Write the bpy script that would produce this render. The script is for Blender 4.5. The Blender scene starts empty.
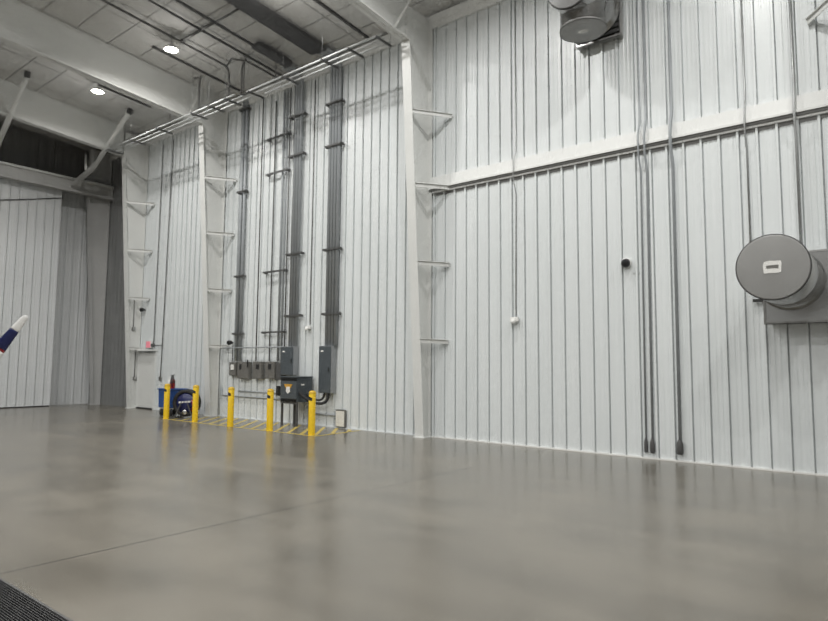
import bpy, bmesh, math, random
from mathutils import Vector, Matrix
random.seed(7)
sc = bpy.context.scene
COL = sc.collection
PI = math.pi
D = 11.83            # y of the flat of the long panel wall
H = 1.70             # camera height
RIB = 0.032          # height of the panel ribs
def roof(y):         # underside of the roof panels
    return 10.35 + 0.08 * (D - y)

# ------------------------------------------------------------------ materials
def nmat(name, col, rough=0.5, metal=0.0, spec=0.5):
    m = bpy.data.materials.new(name); m.use_nodes = True
    b = m.node_tree.nodes['Principled BSDF']
    b.inputs['Base Color'].default_value = (*col, 1)
    b.inputs['Roughness'].default_value = rough
    b.inputs['Metallic'].default_value = metal
    b.inputs['Specular IOR Level'].default_value = spec
    return m
def noisy(name, c1, c2, scale=3.0, rough=0.5, metal=0.0, spec=0.5, stretch=(1, 1, 1), rvar=0.0, bump=0.0):
    m = nmat(name, c1, rough, metal, spec)
    nt = m.node_tree; N = nt.nodes; L = nt.links
    b = N['Principled BSDF']
    tc = N.new('ShaderNodeTexCoord'); mp = N.new('ShaderNodeMapping')
    mp.inputs['Scale'].default_value = stretch
    L.new(tc.outputs['Object'], mp.inputs['Vector'])
    nz = N.new('ShaderNodeTexNoise'); nz.inputs['Scale'].default_value = scale
    nz.inputs['Detail'].default_value = 6
    L.new(mp.outputs['Vector'], nz.inputs['Vector'])
    rp = N.new('ShaderNodeValToRGB')
    rp.color_ramp.elements[0].position = 0.3; rp.color_ramp.elements[1].position = 0.7
    rp.color_ramp.elements[0].color = (*c1, 1); rp.color_ramp.elements[1].color = (*c2, 1)
    L.new(nz.outputs['Fac'], rp.inputs['Fac']); L.new(rp.outputs['Color'], b.inputs['Base Color'])
    if rvar:
        mr = N.new('ShaderNodeMapRange')
        mr.inputs['To Min'].default_value = rough - rvar; mr.inputs['To Max'].default_value = rough + rvar
        mr.inputs['From Min'].default_value = 0.3; mr.inputs['From Max'].default_value = 0.7
        L.new(nz.outputs['Fac'], mr.inputs['Value']); L.new(mr.outputs['Result'], b.inputs['Roughness'])
    if bump:
        bp = N.new('ShaderNodeBump'); bp.inputs['Strength'].default_value = bump; bp.inputs['Distance'].default_value = 0.01
        L.new(nz.outputs['Fac'], bp.inputs['Height']); L.new(bp.outputs['Normal'], b.inputs['Normal'])
    return m
def emis(name, col, s):
    m = nmat(name, col)
    b = m.node_tree.nodes['Principled BSDF']
    b.inputs['Emission Color'].default_value = (*col, 1); b.inputs['Emission Strength'].default_value = s
    return m

M = {}
M['panel'] = noisy('white_panel', (.652, .685, .692), (.686, .716, .724), 1.2, .34, 0, .5, (1.5, 1, .25), .04)
M['doorpanel'] = noisy('door_panel', (.60, .62, .63), (.64, .655, .66), 1.2, .4, 0, .4, (1, 1, .25), .04)
M['midshade'] = noisy('mid_shade_panel', (.20, .205, .205), (.24, .245, .245), 1.2, .45)  # wall panel darkened to carry the shade of the end bay
M['shadesteel'] = noisy('shaded_steel', (.43, .435, .43), (.48, .48, .475), 2, .45)  # column steel with the end bay's dimness put into its colour
M['deepshade'] = noisy('deep_shade_panel', (.14, .14, .137), (.18, .18, .174), 1.2, .5)  # panel colour holding the shade of the gable and under the ledge
M['steel'] = noisy('white_painted_steel', (.64, .65, .635), (.68, .69, .675), 2.0, .42, 0, .4)
M['girt'] = noisy('white_trim', (.68, .69, .68), (.72, .73, .72), 2.0, .4)
M['greysteel'] = noisy('grey_painted_steel', (.42, .42, .41), (.48, .48, .47), 2.0, .45)
M['conduit'] = noisy('galvanised_conduit', (.30, .31, .31), (.38, .39, .39), 6, .42, .55, .5, (1, 1, .3))
M['bigconduit'] = noisy('grey_conduit', (.29, .31, .325), (.34, .36, .375), 5, .5, .1, .4, (1, 1, .3))
M['whiteconduit'] = noisy('white_painted_conduit', (.52, .54, .54), (.58, .6, .6), 5, .42)
M['strut'] = noisy('dark_strut', (.07, .07, .07), (.11, .11, .11), 6, .5, .3)
M['trays'] = noisy('dark_tray', (.06, .06, .062), (.085, .085, .087), 5, .5, .2)
M['pipe'] = noisy('dark_pipe', (.10, .10, .10), (.14, .14, .138), 6, .5, .2)
M['galv'] = noisy('galvanised_sheet', (.36, .36, .357), (.42, .42, .416), 1.5, .22, .9, .5, (1, 1, 1), .02)
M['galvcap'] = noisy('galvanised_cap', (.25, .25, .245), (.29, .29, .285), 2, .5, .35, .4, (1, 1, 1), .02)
M['capdark'] = noisy('dark_cap', (.10, .10, .10), (.14, .14, .138), 4, .5, .3)  # darker metal for the end cap of the upper duct
M['galvdark'] = nmat('dark_seam', (.04, .04, .04), .5, .3)
M['cabinet'] = noisy('blue_grey_enamel', (.058, .07, .08), (.07, .083, .093), 3, .42)
M['cabside'] = noisy('grey_enamel_side', (.24, .255, .265), (.28, .29, .30), 3, .42)
M['box'] = noisy('grey_box_enamel', (.115, .112, .104), (.15, .146, .136), 4, .45)
M['boxdark'] = nmat('dark_grey_box', (.075, .075, .075), .5)
M['black'] = noisy('black_plastic', (.008, .008, .009), (.016, .016, .017), 6, .4)
M['rubber'] = noisy('black_rubber', (.010, .010, .011), (.02, .02, .021), 8, .7)
M['white'] = nmat('white_plastic', (.75, .75, .73), .4)
M['cream'] = noisy('cream_panel', (.66, .65, .60), (.70, .69, .64), 4, .5)
M['yellow'] = noisy('safety_yellow', (.76, .50, .012), (.83, .56, .02), 7, .38)
M['yellowcap'] = noisy('yellow_cap', (.55, .35, .02), (.62, .4, .03), 7, .45)
M['orange'] = nmat('warning_orange', (.55, .30, .04), .5)
M['blue'] = noisy('blue_plastic', (.010, .055, .22), (.014, .068, .26), 4, .4)
M['navy'] = noisy('navy_paint', (.008, .013, .075), (.011, .017, .09), 4, .3)
M['red'] = noisy('red_paint', (.25, .010, .012), (.30, .014, .016), 4, .3)
M['wingwhite'] = noisy('gloss_white_paint', (.80, .80, .79), (.83, .83, .82), 4, .2)
M['chrome'] = nmat('bright_metal', (.6, .6, .6), .25, 1.0)
M['redsign'] = emis('red_sign', (.70, .22, .27), .25)
M['lampglow'] = emis('lamp_glow', (1.0, .93, .80), 60)
M['lens'] = nmat('dark_lens', (.01, .01, .012), .08)

# hatch paint with wear
M['paint'] = noisy('worn_yellow_paint', (.60, .44, .07), (.44, .36, .14), 9, .38)

# floor: polished concrete with blotches, streaks and saw-cut joints
def floor_mat():
    m = nmat('polished_concrete', (.2, .19, .17), .2)
    nt = m.node_tree; N = nt.nodes; L = nt.links; b = N['Principled BSDF']
    tc = N.new('ShaderNodeTexCoord')
    def noise(scale, detail, st, rot=0.0, dist=0.0):
        mp = N.new('ShaderNodeMapping'); mp.inputs['Scale'].default_value = st; mp.inputs['Rotation'].default_value = (0, 0, rot)
        L.new(tc.outputs['Object'], mp.inputs['Vector'])
        n = N.new('ShaderNodeTexNoise'); n.inputs['Scale'].default_value = scale; n.inputs['Detail'].default_value = detail
        n.inputs['Roughness'].default_value = .6; n.inputs['Distortion'].default_value = dist
        L.new(mp.outputs['Vector'], n.inputs['Vector']); return n.outputs['Fac']
    def math_(op, a, c):
        n = N.new('ShaderNodeMath'); n.operation = op
        for i, v in enumerate((a, c)):
            if isinstance(v, (int, float)): n.inputs[i].default_value = v
            else: L.new(v, n.inputs[i])
        return n.outputs[0]
    big = noise(.5, 2, (1, 1, 1), 0, .6)
    streak = noise(.9, 2, (.35, 1.6, 1), .5, .3)
    fine = noise(5, 2, (1, 1, 1))
    s = math_('ADD', math_('MULTIPLY', big, .55), math_('ADD', math_('MULTIPLY', streak, .41), math_('MULTIPLY', fine, .07)))
    rp = N.new('ShaderNodeValToRGB')
    rp.color_ramp.interpolation = 'EASE'; rp.color_ramp.elements[0].position = .28; rp.color_ramp.elements[1].position = .76
    rp.color_ramp.elements[0].color = (.108, .099, .082, 1); rp.color_ramp.elements[1].color = (.192, .176, .146, 1)
    L.new(s, rp.inputs['Fac'])
    # saw-cut joints
    sx = N.new('ShaderNodeSeparateXYZ'); L.new(tc.outputs['Object'], sx.inputs[0])
    def joint(sock, at, every, w):
        a = math_('ADD', sock, 1000 * every - at + every / 2)
        f = math_('MODULO', a, every)
        return math_('LESS_THAN', math_('ABSOLUTE', math_('SUBTRACT', f, every / 2), 0), w)
    j = joint(sx.outputs['X'], -5.78, 15.0, .012)
    mx = N.new('ShaderNodeMixRGB'); L.new(math_('MULTIPLY', j, .9), mx.inputs['Fac'])
    L.new(rp.outputs['Color'], mx.inputs['Color1']); mx.inputs['Color2'].default_value = (.05, .045, .04, 1)
    L.new(mx.outputs['Color'], b.inputs['Base Color'])
    mr = N.new('ShaderNodeMapRange'); mr.inputs['From Min'].default_value = .35; mr.inputs['From Max'].default_value = .7
    mr.inputs['To Min'].default_value = .17; mr.inputs['To Max'].default_value = .30
    L.new(s, mr.inputs['Value']); L.new(mr.outputs['Result'], b.inputs['Roughness'])
    b.inputs['Specular IOR Level'].default_value = .5
    return m
M['floor'] = floor_mat()

# roof liner: white faced insulation panels with dark seams
def ceil_mat():
    m = nmat('roof_liner', (.5, .5, .49), .6)
    nt = m.node_tree; N = nt.nodes; L = nt.links; b = N['Principled BSDF']
    tc = N.new('ShaderNodeTexCoord'); sx = N.new('ShaderNodeSeparateXYZ'); L.new(tc.outputs['Object'], sx.inputs[0])
    def math_(op, a, c):
        n = N.new('ShaderNodeMath'); n.operation = op
        for i, v in enumerate((a, c)):
            if isinstance(v, (int, float)): n.inputs[i].default_value = v
            else: L.new(v, n.inputs[i])
        return n.outputs[0]
    def joint(sock, at, every, w):
        a = math_('ADD', sock, 1000 * every - at + every / 2)
        f = math_('MODULO', a, every)
        return math_('LESS_THAN', math_('ABSOLUTE', math_('SUBTRACT', f, every / 2), 0), w)
    j = math_('MAXIMUM', joint(sx.outputs['Y'], 6.90, .865, .020), joint(sx.outputs['X'], -11.2, 1.52, .020))
    nz = N.new('ShaderNodeTexNoise'); nz.inputs['Scale'].default_value = 1.1; nz.inputs['Detail'].default_value = 5
    L.new(tc.outputs['Object'], nz.inputs['Vector'])
    rp = N.new('ShaderNodeValToRGB'); rp.color_ramp.elements[0].color = (.53, .53, .518, 1); rp.color_ramp.elements[1].color = (.60, .60, .588, 1)
    rp.color_ramp.elements[0].position = .3; rp.color_ramp.elements[1].position = .7
    L.new(nz.outputs['Fac'], rp.inputs['Fac'])
    mx = N.new('ShaderNodeMixRGB'); L.new(math_('MULTIPLY', j, .62), mx.inputs['Fac'])
    L.new(rp.outputs['Color'], mx.inputs['Color1']); mx.inputs['Color2'].default_value = (.12, .12, .115, 1)
    L.new(mx.outputs['Color'], b.inputs['Base Color'])
    return m
M['ceil'] = ceil_mat()

# ------------------------------------------------------------------ mesh helpers
class MB:
    def __init__(s): s.bm = bmesh.new()
    def face(s, pts):
        return s.bm.faces.new([s.bm.verts.new(p) for p in pts])
    def box(s, a, b, bev=0.0):
        x0, y0, z0 = a; x1, y1, z1 = b
        r = bmesh.ops.create_cube(s.bm, size=1)
        vs = r['verts']
        for v in vs:
            v.co = Vector(((x0 + x1) / 2 + v.co.x * (x1 - x0), (y0 + y1) / 2 + v.co.y * (y1 - y0), (z0 + z1) / 2 + v.co.z * (z1 - z0)))
        if bev:
            es = list({e for v in vs for e in v.link_edges})
            bmesh.ops.bevel(s.bm, geom=es, offset=bev, segments=2, affect='EDGES', profile=.5)
        return s
    def prism(s, pts, vec):      # closed polygon pts extruded by vec
        vec = Vector(vec); n = len(pts)
        a = [s.bm.verts.new(Vector(p)) for p in pts]; b = [s.bm.verts.new(Vector(p) + vec) for p in pts]
        s.bm.faces.new(a[::-1]); s.bm.faces.new(b)
        for i in range(n):
            s.bm.faces.new((a[i], a[(i + 1) % n], b[(i + 1) % n], b[i]))
        return s
    def bar(s, p, q, w, h, up=(0, 0, 1)):       # rectangular bar between two points
        p, q = Vector(p), Vector(q); d = (q - p).normalized(); up = Vector(up)
        if abs(d.dot(up)) > .98: up = Vector((1, 0, 0))
        sd = d.cross(up).normalized(); u = sd.cross(d).normalized()
        c = [p + sd * (i * w / 2) + u * (j * h / 2) for i, j in ((-1, -1), (1, -1), (1, 1), (-1, 1))]
        return s.prism(c, q - p)
    def tube(s, pts, r, n=10, cap=True):
        pts = [Vector(p) for p in pts]; rings = []
        ref = None
        for i, p in enumerate(pts):
            if i == 0: d = pts[1] - p
            elif i == len(pts) - 1: d = p - pts[i - 1]
            else: d = (pts[i + 1] - p).normalized() + (p - pts[i - 1]).normalized()
            d.normalize()
            if ref is None:
                ref = Vector((0, 0, 1)) if abs(d.z) < .9 else Vector((1, 0, 0))
            a = (ref - d * ref.dot(d))
            if a.length < 1e-4: a = d.orthogonal()
            a.normalize(); b = d.cross(a); ref = a
            k = 1.0
            if 0 < i < len(pts) - 1:
                cs = max(.5, math.cos(((pts[i + 1] - p).angle(p - pts[i - 1])) / 2)); k = 1 / cs
            rings.append([s.bm.verts.new(p + (a * math.cos(t) + b * math.sin(t)) * r * (1 if k < 1.02 else 1)) for t in [2 * PI * j / n for j in range(n)]])
        for i in range(len(rings) - 1):
            for j in range(n):
                f = s.bm.faces.new((rings[i][j], rings[i][(j + 1) % n], rings[i + 1][(j + 1) % n], rings[i + 1][j])); f.smooth = True
        if cap:
            s.bm.faces.new(rings[0][::-1]); s.bm.faces.new(rings[-1])
        return s
    def lathe(s, prof, o, axis=(0, 0, 1), n=28, smooth=True):   # prof: (radius, height)
        o = Vector(o); ax = Vector(axis).normalized()
        a = ax.orthogonal().normalized(); b = ax.cross(a); rings = []
        for r, h in prof:
            if r < 1e-6: rings.append([s.bm.verts.new(o + ax * h)])
            else: rings.append([s.bm.verts.new(o + ax * h + (a * math.cos(2 * PI * j / n) + b * math.sin(2 * PI * j / n)) * r) for j in range(n)])
        for i in range(len(rings) - 1):
            A, B = rings[i], rings[i + 1]
            for j in range(n):
                k = (j + 1) % n
                if len(A) == 1 and len(B) == 1: continue
                if len(A) == 1: f = s.bm.faces.new((A[0], B[k], B[j]))
                elif len(B) == 1: f = s.bm.faces.new((A[j], A[k], B[0]))
                else: f = s.bm.faces.new((A[j], A[k], B[k], B[j]))
                f.smooth = smooth
        return s
    def build(s, name, mat, parent=None, label=None, smooth_angle=None):
        bmesh.ops.recalc_face_normals(s.bm, faces=s.bm.faces)
        me = bpy.data.meshes.new(name)
        if parent is not None:
            inv = Vector(parent.location)
            for v in s.bm.verts: v.co -= inv
            me_loc = Vector((0, 0, 0))
        else:
            # origin at the foot of the mesh
            xs = [v.co.x for v in s.bm.verts]; ys = [v.co.y for v in s.bm.verts]; zs = [v.co.z for v in s.bm.verts]
            me_loc = Vector(((min(xs) + max(xs)) / 2, (min(ys) + max(ys)) / 2, min(zs)))
            for v in s.bm.verts: v.co -= me_loc
        s.bm.to_mesh(me); s.bm.free()
        me.materials.append(M[mat] if isinstance(mat, str) else mat)
        o = bpy.data.objects.new(name, me); COL.objects.link(o)
        if parent is not None: o.parent = parent
        o.location = me_loc
        if label: o['label'] = label
        return o

def tag(o, label, cat, group=None):
    o['label'] = label; o['category'] = cat
    if group: o['group'] = group
    return o
def thing(name, loc, label, cat, group=None):
    o = bpy.data.objects.new(name, None); COL.objects.link(o); o.location = loc; o.empty_display_size = .2
    return tag(o, label, cat, group)
def sub(mb, name, mat, part, label=None):
    """a sub-part: its parent part has its own frame at its thing's base"""
    top = part.parent
    bmesh.ops.recalc_face_normals(mb.bm, faces=mb.bm.faces)
    for v in mb.bm.verts: v.co -= Vector(top.location)
    me = bpy.data.meshes.new(name); mb.bm.to_mesh(me); mb.bm.free(); me.materials.append(M[mat])
    o = bpy.data.objects.new(name, me); COL.objects.link(o); o.parent = part
    if label: o['label'] = label
    return o
def struct(mb, name, mat):
    bmesh.ops.recalc_face_normals(mb.bm, faces=mb.bm.faces)
    me = bpy.data.meshes.new(name); mb.bm.to_mesh(me); mb.bm.free(); me.materials.append(M[mat])
    o = bpy.data.objects.new(name, me); COL.objects.link(o); o['kind'] = 'structure'; return o

# ------------------------------------------------------------------ the shell
XL, XR, YB = -26.2, 14.0, -24.0
struct(MB().box((XL - 1, YB - .3, -.3), (XR + .3, D + .3, 0)), 'floor', 'floor')
m = MB()
zf, zb = roof(D + .3), roof(YB - .3)
m.prism([(XL - 1, D + .3, zf), (XL - 1, YB - .3, zb), (XL - 1, YB - .3, zb + .2), (XL - 1, D + .3, zf + .2)], (XR - XL + 1.3, 0, 0))
struct(m, 'ceiling', 'ceil')

PITCH, X0 = .3015, -6.69
def ribbed(m, a0, a1, z0, z1, fn, phase, back=.06):
    """ribbed sheet: along a from a0 to a1, heights z0..z1 (z1 may be a function of a); fn(a, out) -> (x, y)"""
    prof = []
    k0 = math.floor((a0 - phase) / PITCH) - 1
    a = phase + k0 * PITCH
    while a < a1 + PITCH:
        for da, o in ((-.034, 0), (-.022, RIB), (.012, RIB), (.018, 0), (.0185, -.034), (.036, -.034), (.0365, 0), (.098, 0), (.108, .005), (.132, .005), (.142, 0), (.182, 0), (.192, .005), (.216, .005), (.226, 0)):
            if a0 <= a + da <= a1: prof.append((a + da, o))
        a += PITCH
    prof = [(a0, 0)] + prof + [(a1, 0)]
    lo = []; hi = []
    for (a, o) in prof:
        x, y = fn(a, o); zt = z1(a) if callable(z1) else z1
        lo.append(m.bm.verts.new((x, y, z0))); hi.append(m.bm.verts.new((x, y, zt)))
    for i in range(len(prof) - 1):
        m.bm.faces.new((lo[i], lo[i + 1], hi[i + 1], hi[i]))
    # back skin so the wall has thickness
    (xa, ya), (xb, yb) = fn(a0, -back), fn(a1, -back)
    za = z1(a0) if callable(z1) else z1; zb_ = z1(a1) if callable(z1) else z1
    m.face([(xa, ya, z0), (xb, yb, z0), (xb, yb, zb_), (xa, ya, za)])
    return m
m = MB()
ribbed(m, -22.52, XR, 0, roof(D) + .02, lambda a, o: (a, D - o), X0)
struct(m, 'wall_back', 'panel')
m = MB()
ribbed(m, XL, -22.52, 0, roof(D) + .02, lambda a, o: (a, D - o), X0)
struct(m, 'wall_corner', 'midshade')  # same wall carried on, its unlit look painted in
m = MB()
ribbed(m, YB, D, 0, 8.72, lambda a, o: (XL + o, a), 11.4)
struct(m, 'wall_left', 'doorpanel')
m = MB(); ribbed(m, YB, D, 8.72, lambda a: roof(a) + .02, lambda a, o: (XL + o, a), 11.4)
struct(m, 'wall_gable', 'deepshade')  # gable out of the lamps' reach, shade painted into its colour
struct(MB().box((XL, YB - .2, 0), (XR, YB, roof(YB))), 'wall_front', 'doorpanel')
m = MB(); m.prism([(XR, YB, 0), (XR, D, 0), (XR, D, roof(D)), (XR, YB, roof(YB))], (.2, 0, 0))
struct(m, 'wall_right', 'panel')
# light sealant strip at the foot of the long wall
struct(MB().box((-8.9, D - .045, 0), (XR, D - .001, .028)), 'baseboard_back', 'white')
struct(MB().box((-22.0, D - .045, 0), (-9.1, D - .001, .022)), 'baseboard_left', 'panel')
# the sheet-metal ledge across the right-hand bays: bright band, shade under it painted as dark strips
m = MB()
m.prism([(-8.9, D - .002, 5.90), (-8.9, D - .13, 5.90), (-8.9, D - .13, 5.94), (-8.9, D - .105, 5.95), (-8.9, D - .075, 6.20), (-8.9, D - .002, 6.23)], (XR + 8.9, 0, 0))
struct(m, 'trim_1', 'girt')
struct(MB().box((-8.9, D - .095, 5.86), (XR, D - .001, 5.90)), 'trim_2', 'deepshade')
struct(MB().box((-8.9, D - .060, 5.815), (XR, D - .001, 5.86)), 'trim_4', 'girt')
struct(MB().box((-8.9, D - .014, 5.755), (XR, D - .001, 5.815)), 'trim_5', 'deepshade')
# eave strut, a stepped white band along the top of the wall
m = MB()
for xa, xb in ((-25.3, -22.65), (-22.35, -17.65), (-17.35, -9.1), (-8.85, XR)):
    m.prism([(xa, D - .002, 9.96), (xa, D - .08, 9.96), (xa, D - .08, 10.08), (xa, D - .15, 10.10), (xa, D - .15, 10.26), (xa, D - .002, 10.28)], (xb - xa, 0, 0))
struct(m, 'trim_3', 'girt')

# ------------------------------------------------------------------ steel frames
def yin(z):          # room side face of the tapering columns
    return 11.51 - .0675 * z
def column(xc, label, braces, side=1, mat='steel', zt=9.45):
    t = thing('steel_column', (xc, 11.6, 0), label, 'column')
    yo = D - RIB - .012
    w = MB(); w.prism([(xc - .006, yin(0) + .02, .02), (xc - .006, yo - .02, .02), (xc - .006, yo - .02, 10.25), (xc - .006, 10.92, 10.25), (xc - .006, yin(zt) + .02, zt)], (.012, 0, 0))
    w.build('web', mat, t)
    f = MB(); f.prism([(xc - .125, yin(0), .02), (xc - .125, yin(0) + .02, .02), (xc - .125, yin(zt) + .02, zt - .1), (xc - .125, yin(zt), zt - .1)], (.25, 0, 0))
    f.build('inner_flange', mat, t)
    MB().box((xc - .125, yo - .02, .02), (xc + .125, yo, 10.25)).build('outer_flange', mat, t)
    MB().box((xc - .16, yin(0) - .05, 0), (xc + .16, yo, .02)).build('base_plate', mat, t)
    # horizontal stiffener plates at the knee
    s = MB()
    s.bar((xc + .066, yin(9.25) + .03, 9.28), (xc + .066, yo - .03, 8.42), .115, .016, (0, 0, 1))
    s.build('stiffener', mat, t)
    for z in braces:
        b = MB(); d = .62 + .02 * z
        p = Vector((xc + side * .11, yin(z) + .03, z + .03)); q = Vector((xc + side * (d - .06), D - RIB - .015, z))
        b.bar(p, q, .016, .095); b.bar(p + Vector((0, 0, .045)), q + Vector((0, 0, .045)), .09, .014)
        b.build('flange_brace', mat, t)
    return t
column(-8.97, 'tall white tapering steel column nearest the camera, standing right of the grey electrical cabinets', (2.22, 4.03, 5.86, 7.6))
column(-17.47, 'white tapering steel column just left of the small grey switch boxes', (2.2, 3.98, 5.8, 7.58))
column(-22.52, 'white tapering steel column at the edge of the dim end bay, left of the door', (2.17, 4.02, 5.8, 7.58))
column(-25.45, 'tapering column darkened as in shade, in the far corner beside the sliding hangar door', (), mat='shadesteel', zt=9.3)
column(-.35, 'white tapering steel column right of the capped ducts, only its brace in view', (7.42,), -1)

def rafter(xc, label, y1=-23.5, brace=True):
    t = thing('roof_rafter', (xc, 10.8, 9.2), label, 'rafter')
    ys, ye = 10.86, y1
    def zb(y): return 9.32 + .0775 * (10.86 - y)
    def zt(y): return roof(y) - .012
    w = MB(); w.prism([(xc - .006, ys, zb(ys)), (xc - .006, ye, zb(ye)), (xc - .006, ye, zt(ye)), (xc - .006, ys, zt(ys))], (.012, 0, 0)); w.build('web', 'steel', t)
    for nm, fz, th in (('bottom_flange', zb, .022), ('top_flange', lambda y: zt(y) - .02, .02)):
        f = MB(); f.prism([(xc - .125, ys, fz(ys)), (xc - .125, ye, fz(ye)), (xc - .125, ye, fz(ye) + th), (xc - .125, ys, fz(ys) + th)], (.25, 0, 0)); f.build(nm, 'steel', t)
    if brace:
        for y in (10.35, 5.6):
            b = MB(); b.bar((xc + .1, y, zb(y) + .03), (xc + 1.0, y + .05, roof(y) - .02), .06, .012, (0, 1, 0)); b.build('flange_brace', 'steel', t)
    return t
rafter(-8.97, 'white steel roof rafter meeting the nearest column at the top of the picture')
rafter(-17.47, 'deep white steel roof rafter with a bright lamp glow, above the middle column')
rafter(-22.52, 'white steel roof rafter bordering the dark end bay, left of the lamps', brace=False)
rafter(-.35, 'white steel roof rafter above the capped ducts, out past the right edge')

# ------------------------------------------------------------------ end bay: sliding door, header, tube braces
d = MB(); ribbed(d, -2.0, 9.97, .07, 8.54, lambda a, o: (-25.51 + o, a), 9.72, back=.10)
for (ya, yb, za, zb_) in ((-2.0, 9.97, .04, .07), (-2.0, 9.97, 8.54, 8.56)):
    d.box((-25.61, ya, za), (-25.49, yb, zb_))
d.box((-25.61, 9.95, .04), (-25.475, 9.985, 8.56))
door = struct(d, 'door_1', 'doorpanel')
g = MB().box((-25.60, -2.0, 0.0), (-25.50, 9.97, .04)); o = g.build('rubber_seal', 'black', None); o.parent = door
c = MB(); pts = [(-25.465, 10.0, 8.02)]
for i in range(1, 13):
    u = i / 12; y = 10.0 - 4.6 * u; pts.append((-25.462, y, 8.02 - 1.0 * u + .55 * (u * (1 - u)) - .35 * math.sin(PI * u) * .6))
tag(c.tube(pts, .016, 8).build('cable', 'black'), 'thin dark cable drooping across the top of the ribbed sliding hangar door', 'cable')

t = thing('door_header', (-25.2, 8, 8.25), 'grey steel header beam running over the top of the sliding hangar door', 'beam')
MB().box((-25.30, -12, 8.35), (-25.12, 11.78, 8.72)).build('web', 'greysteel', t)
MB().box((-25.30, -12, 8.72), (-25.02, 11.78, 8.80)).build('top_flange', 'steel', t)
MB().box((-25.30, -12, 8.27), (-25.06, 11.78, 8.35)).build('bottom_flange', 'greysteel', t)
def kicker(y, xt, label):
    t = thing('tube_brace', (-23.4, y, 8.9), label, 'brace', 'tube braces of the door header')
    MB().bar((-25.0, y, 8.52), (-23.35, y, 8.90), .13, .16).build('outrigger', 'greysteel', t)
    MB().tube([(-23.36, y, 8.88), (xt, y, roof(y) - .13)], .085, 14).build('tube', 'steel', t)
    MB().tube([(-23.78, y - .09, 8.84), (-23.86, y - .09, 9.45)], .045, 10).build('hanger_post', 'steel', t)
    MB().tube([(-23.60, y + .09, 8.86), (-23.72, y + .09, 9.5)], .045, 10).build('hanger_post', 'steel', t)
    b = MB(); b.box((xt - .02, y - .07, roof(y) - .19), (xt + .12, y + .07, roof(y) - .005)); b.build('ceiling_bracket', 'strut', t)
kicker(10.2, -20.88, 'white tube brace slanting up from the door header, nearer the long wall')
kicker(7.1, -21.25, 'white tube brace slanting up from the door header at the left picture edge')

# ------------------------------------------------------------------ high bay lamps
def lamp(x, y, label):
    zc = roof(y)
    t = thing('high_bay_lamp', (x, y, zc), label, 'lamp', 'high bay lamps under the roof')
    MB().tube([(x, y, zc - .001), (x, y, zc - .30)], .012, 8).build('hook', 'strut', t)
    MB().lathe([(0, -.28), (.07, -.28), (.10, -.33), (.17, -.36), (.19, -.38), (.19, -.42), (.175, -.42)], (x, y, zc)).build('housing', 'steel', t)
    MB().lathe([(.175, -.417), (0, -.417)], (x, y, zc)).build('diffuser', 'lampglow', t, 'glowing warm white lamp face')
    return t
lamp(-15.36, 8.58, 'glowing high bay lamp right of the deep white rafter, near the dark crossing pipes')
lamp(-19.65, 8.58, 'glowing high bay lamp left of the deep white rafter')
LAMPS = [(-15.36, 8.58), (-19.65, 8.58), (-11.0, 8.7), (-6.6, 8.7), (-2.2, 8.7), (2.2, 8.7)]
for y in (2.2, -4.3, -10.8, -17.3):
    for x in (-20.0, -15.6, -11.1, -6.6, -2.2, 2.2, 7.0):
        LAMPS.append((x, y))
LAMP_W, LAMP_CONE, LAMP_UP = 143, 166, 21
for i, (x, y) in enumerate(LAMPS):
    L = bpy.data.lights.new('lamp_light', 'AREA'); L.shape = 'DISK'; L.size = .34; L.energy = LAMP_W if y > 4 else LAMP_W * 1.15
    L.spread = math.radians(LAMP_CONE); L.color = (1.0, .985, .955)
    o = bpy.data.objects.new('lamp_light', L); COL.objects.link(o); o.location = (x, y, roof(y) - .425)
    # the glowing lens also spills some light sideways and up
    L = bpy.data.lights.new('lamp_spill', 'POINT'); L.energy = LAMP_UP; L.shadow_soft_size = .12; L.color = (1.0, .97, .92)
    o = bpy.data.objects.new('lamp_spill', L); COL.objects.link(o); o.location = (x, y, roof(y) - .60)

# ------------------------------------------------------------------ conduits on the wall
WS = D - RIB        # crown of the ribs
def conduit(pts, r, label, cat='conduit', mat='conduit', group=None, fitting=None, couplings=()):
    ox = Vector(pts[0])
    if not fitting and not couplings:
        return tag(MB().tube(pts, r).build('electrical_conduit', mat), label, cat, group)
    t = thing('electrical_conduit', ox, label, cat, group)
    MB().tube(pts, r).build('tube', mat, t)
    for z in couplings:
        # on the first vertical run
        a, b = Vector(pts[0]), Vector(pts[1]); u = (z - a.z) / (b.z - a.z); p = a + (b - a) * u
        MB().lathe([(r, -.045), (r * 1.06 + .001, -.045), (r * 1.06 + .001, .045), (r, .045)], p, (0, 0, 1), 12).build('coupling', mat, t)
    if fitting: 
        x, y, z = fitting
        f = MB(); f.lathe([(0, -.13), (r * 1.6, -.125), (r * 2.0, -.10), (r * 1.9, .06), (r * 1.25, .11), (r, .13)], (x, y, z), (0, 0, 1), 14)
        f.build('elbow_fitting', 'boxdark', t)
    return t
def face_y(x, w=.0):
    """y of what a thing of half width w at x lies against: a rib crown or the flat pan"""
    k = round((x - X0) / PITCH); dx = x - (X0 + k * PITCH)
    return WS if -.036 - w < dx < .02 + w else D - .005
def yw(r, off=.0, x=None): return (WS if x is None or off else face_y(x, r)) - r - .0008 - off
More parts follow.
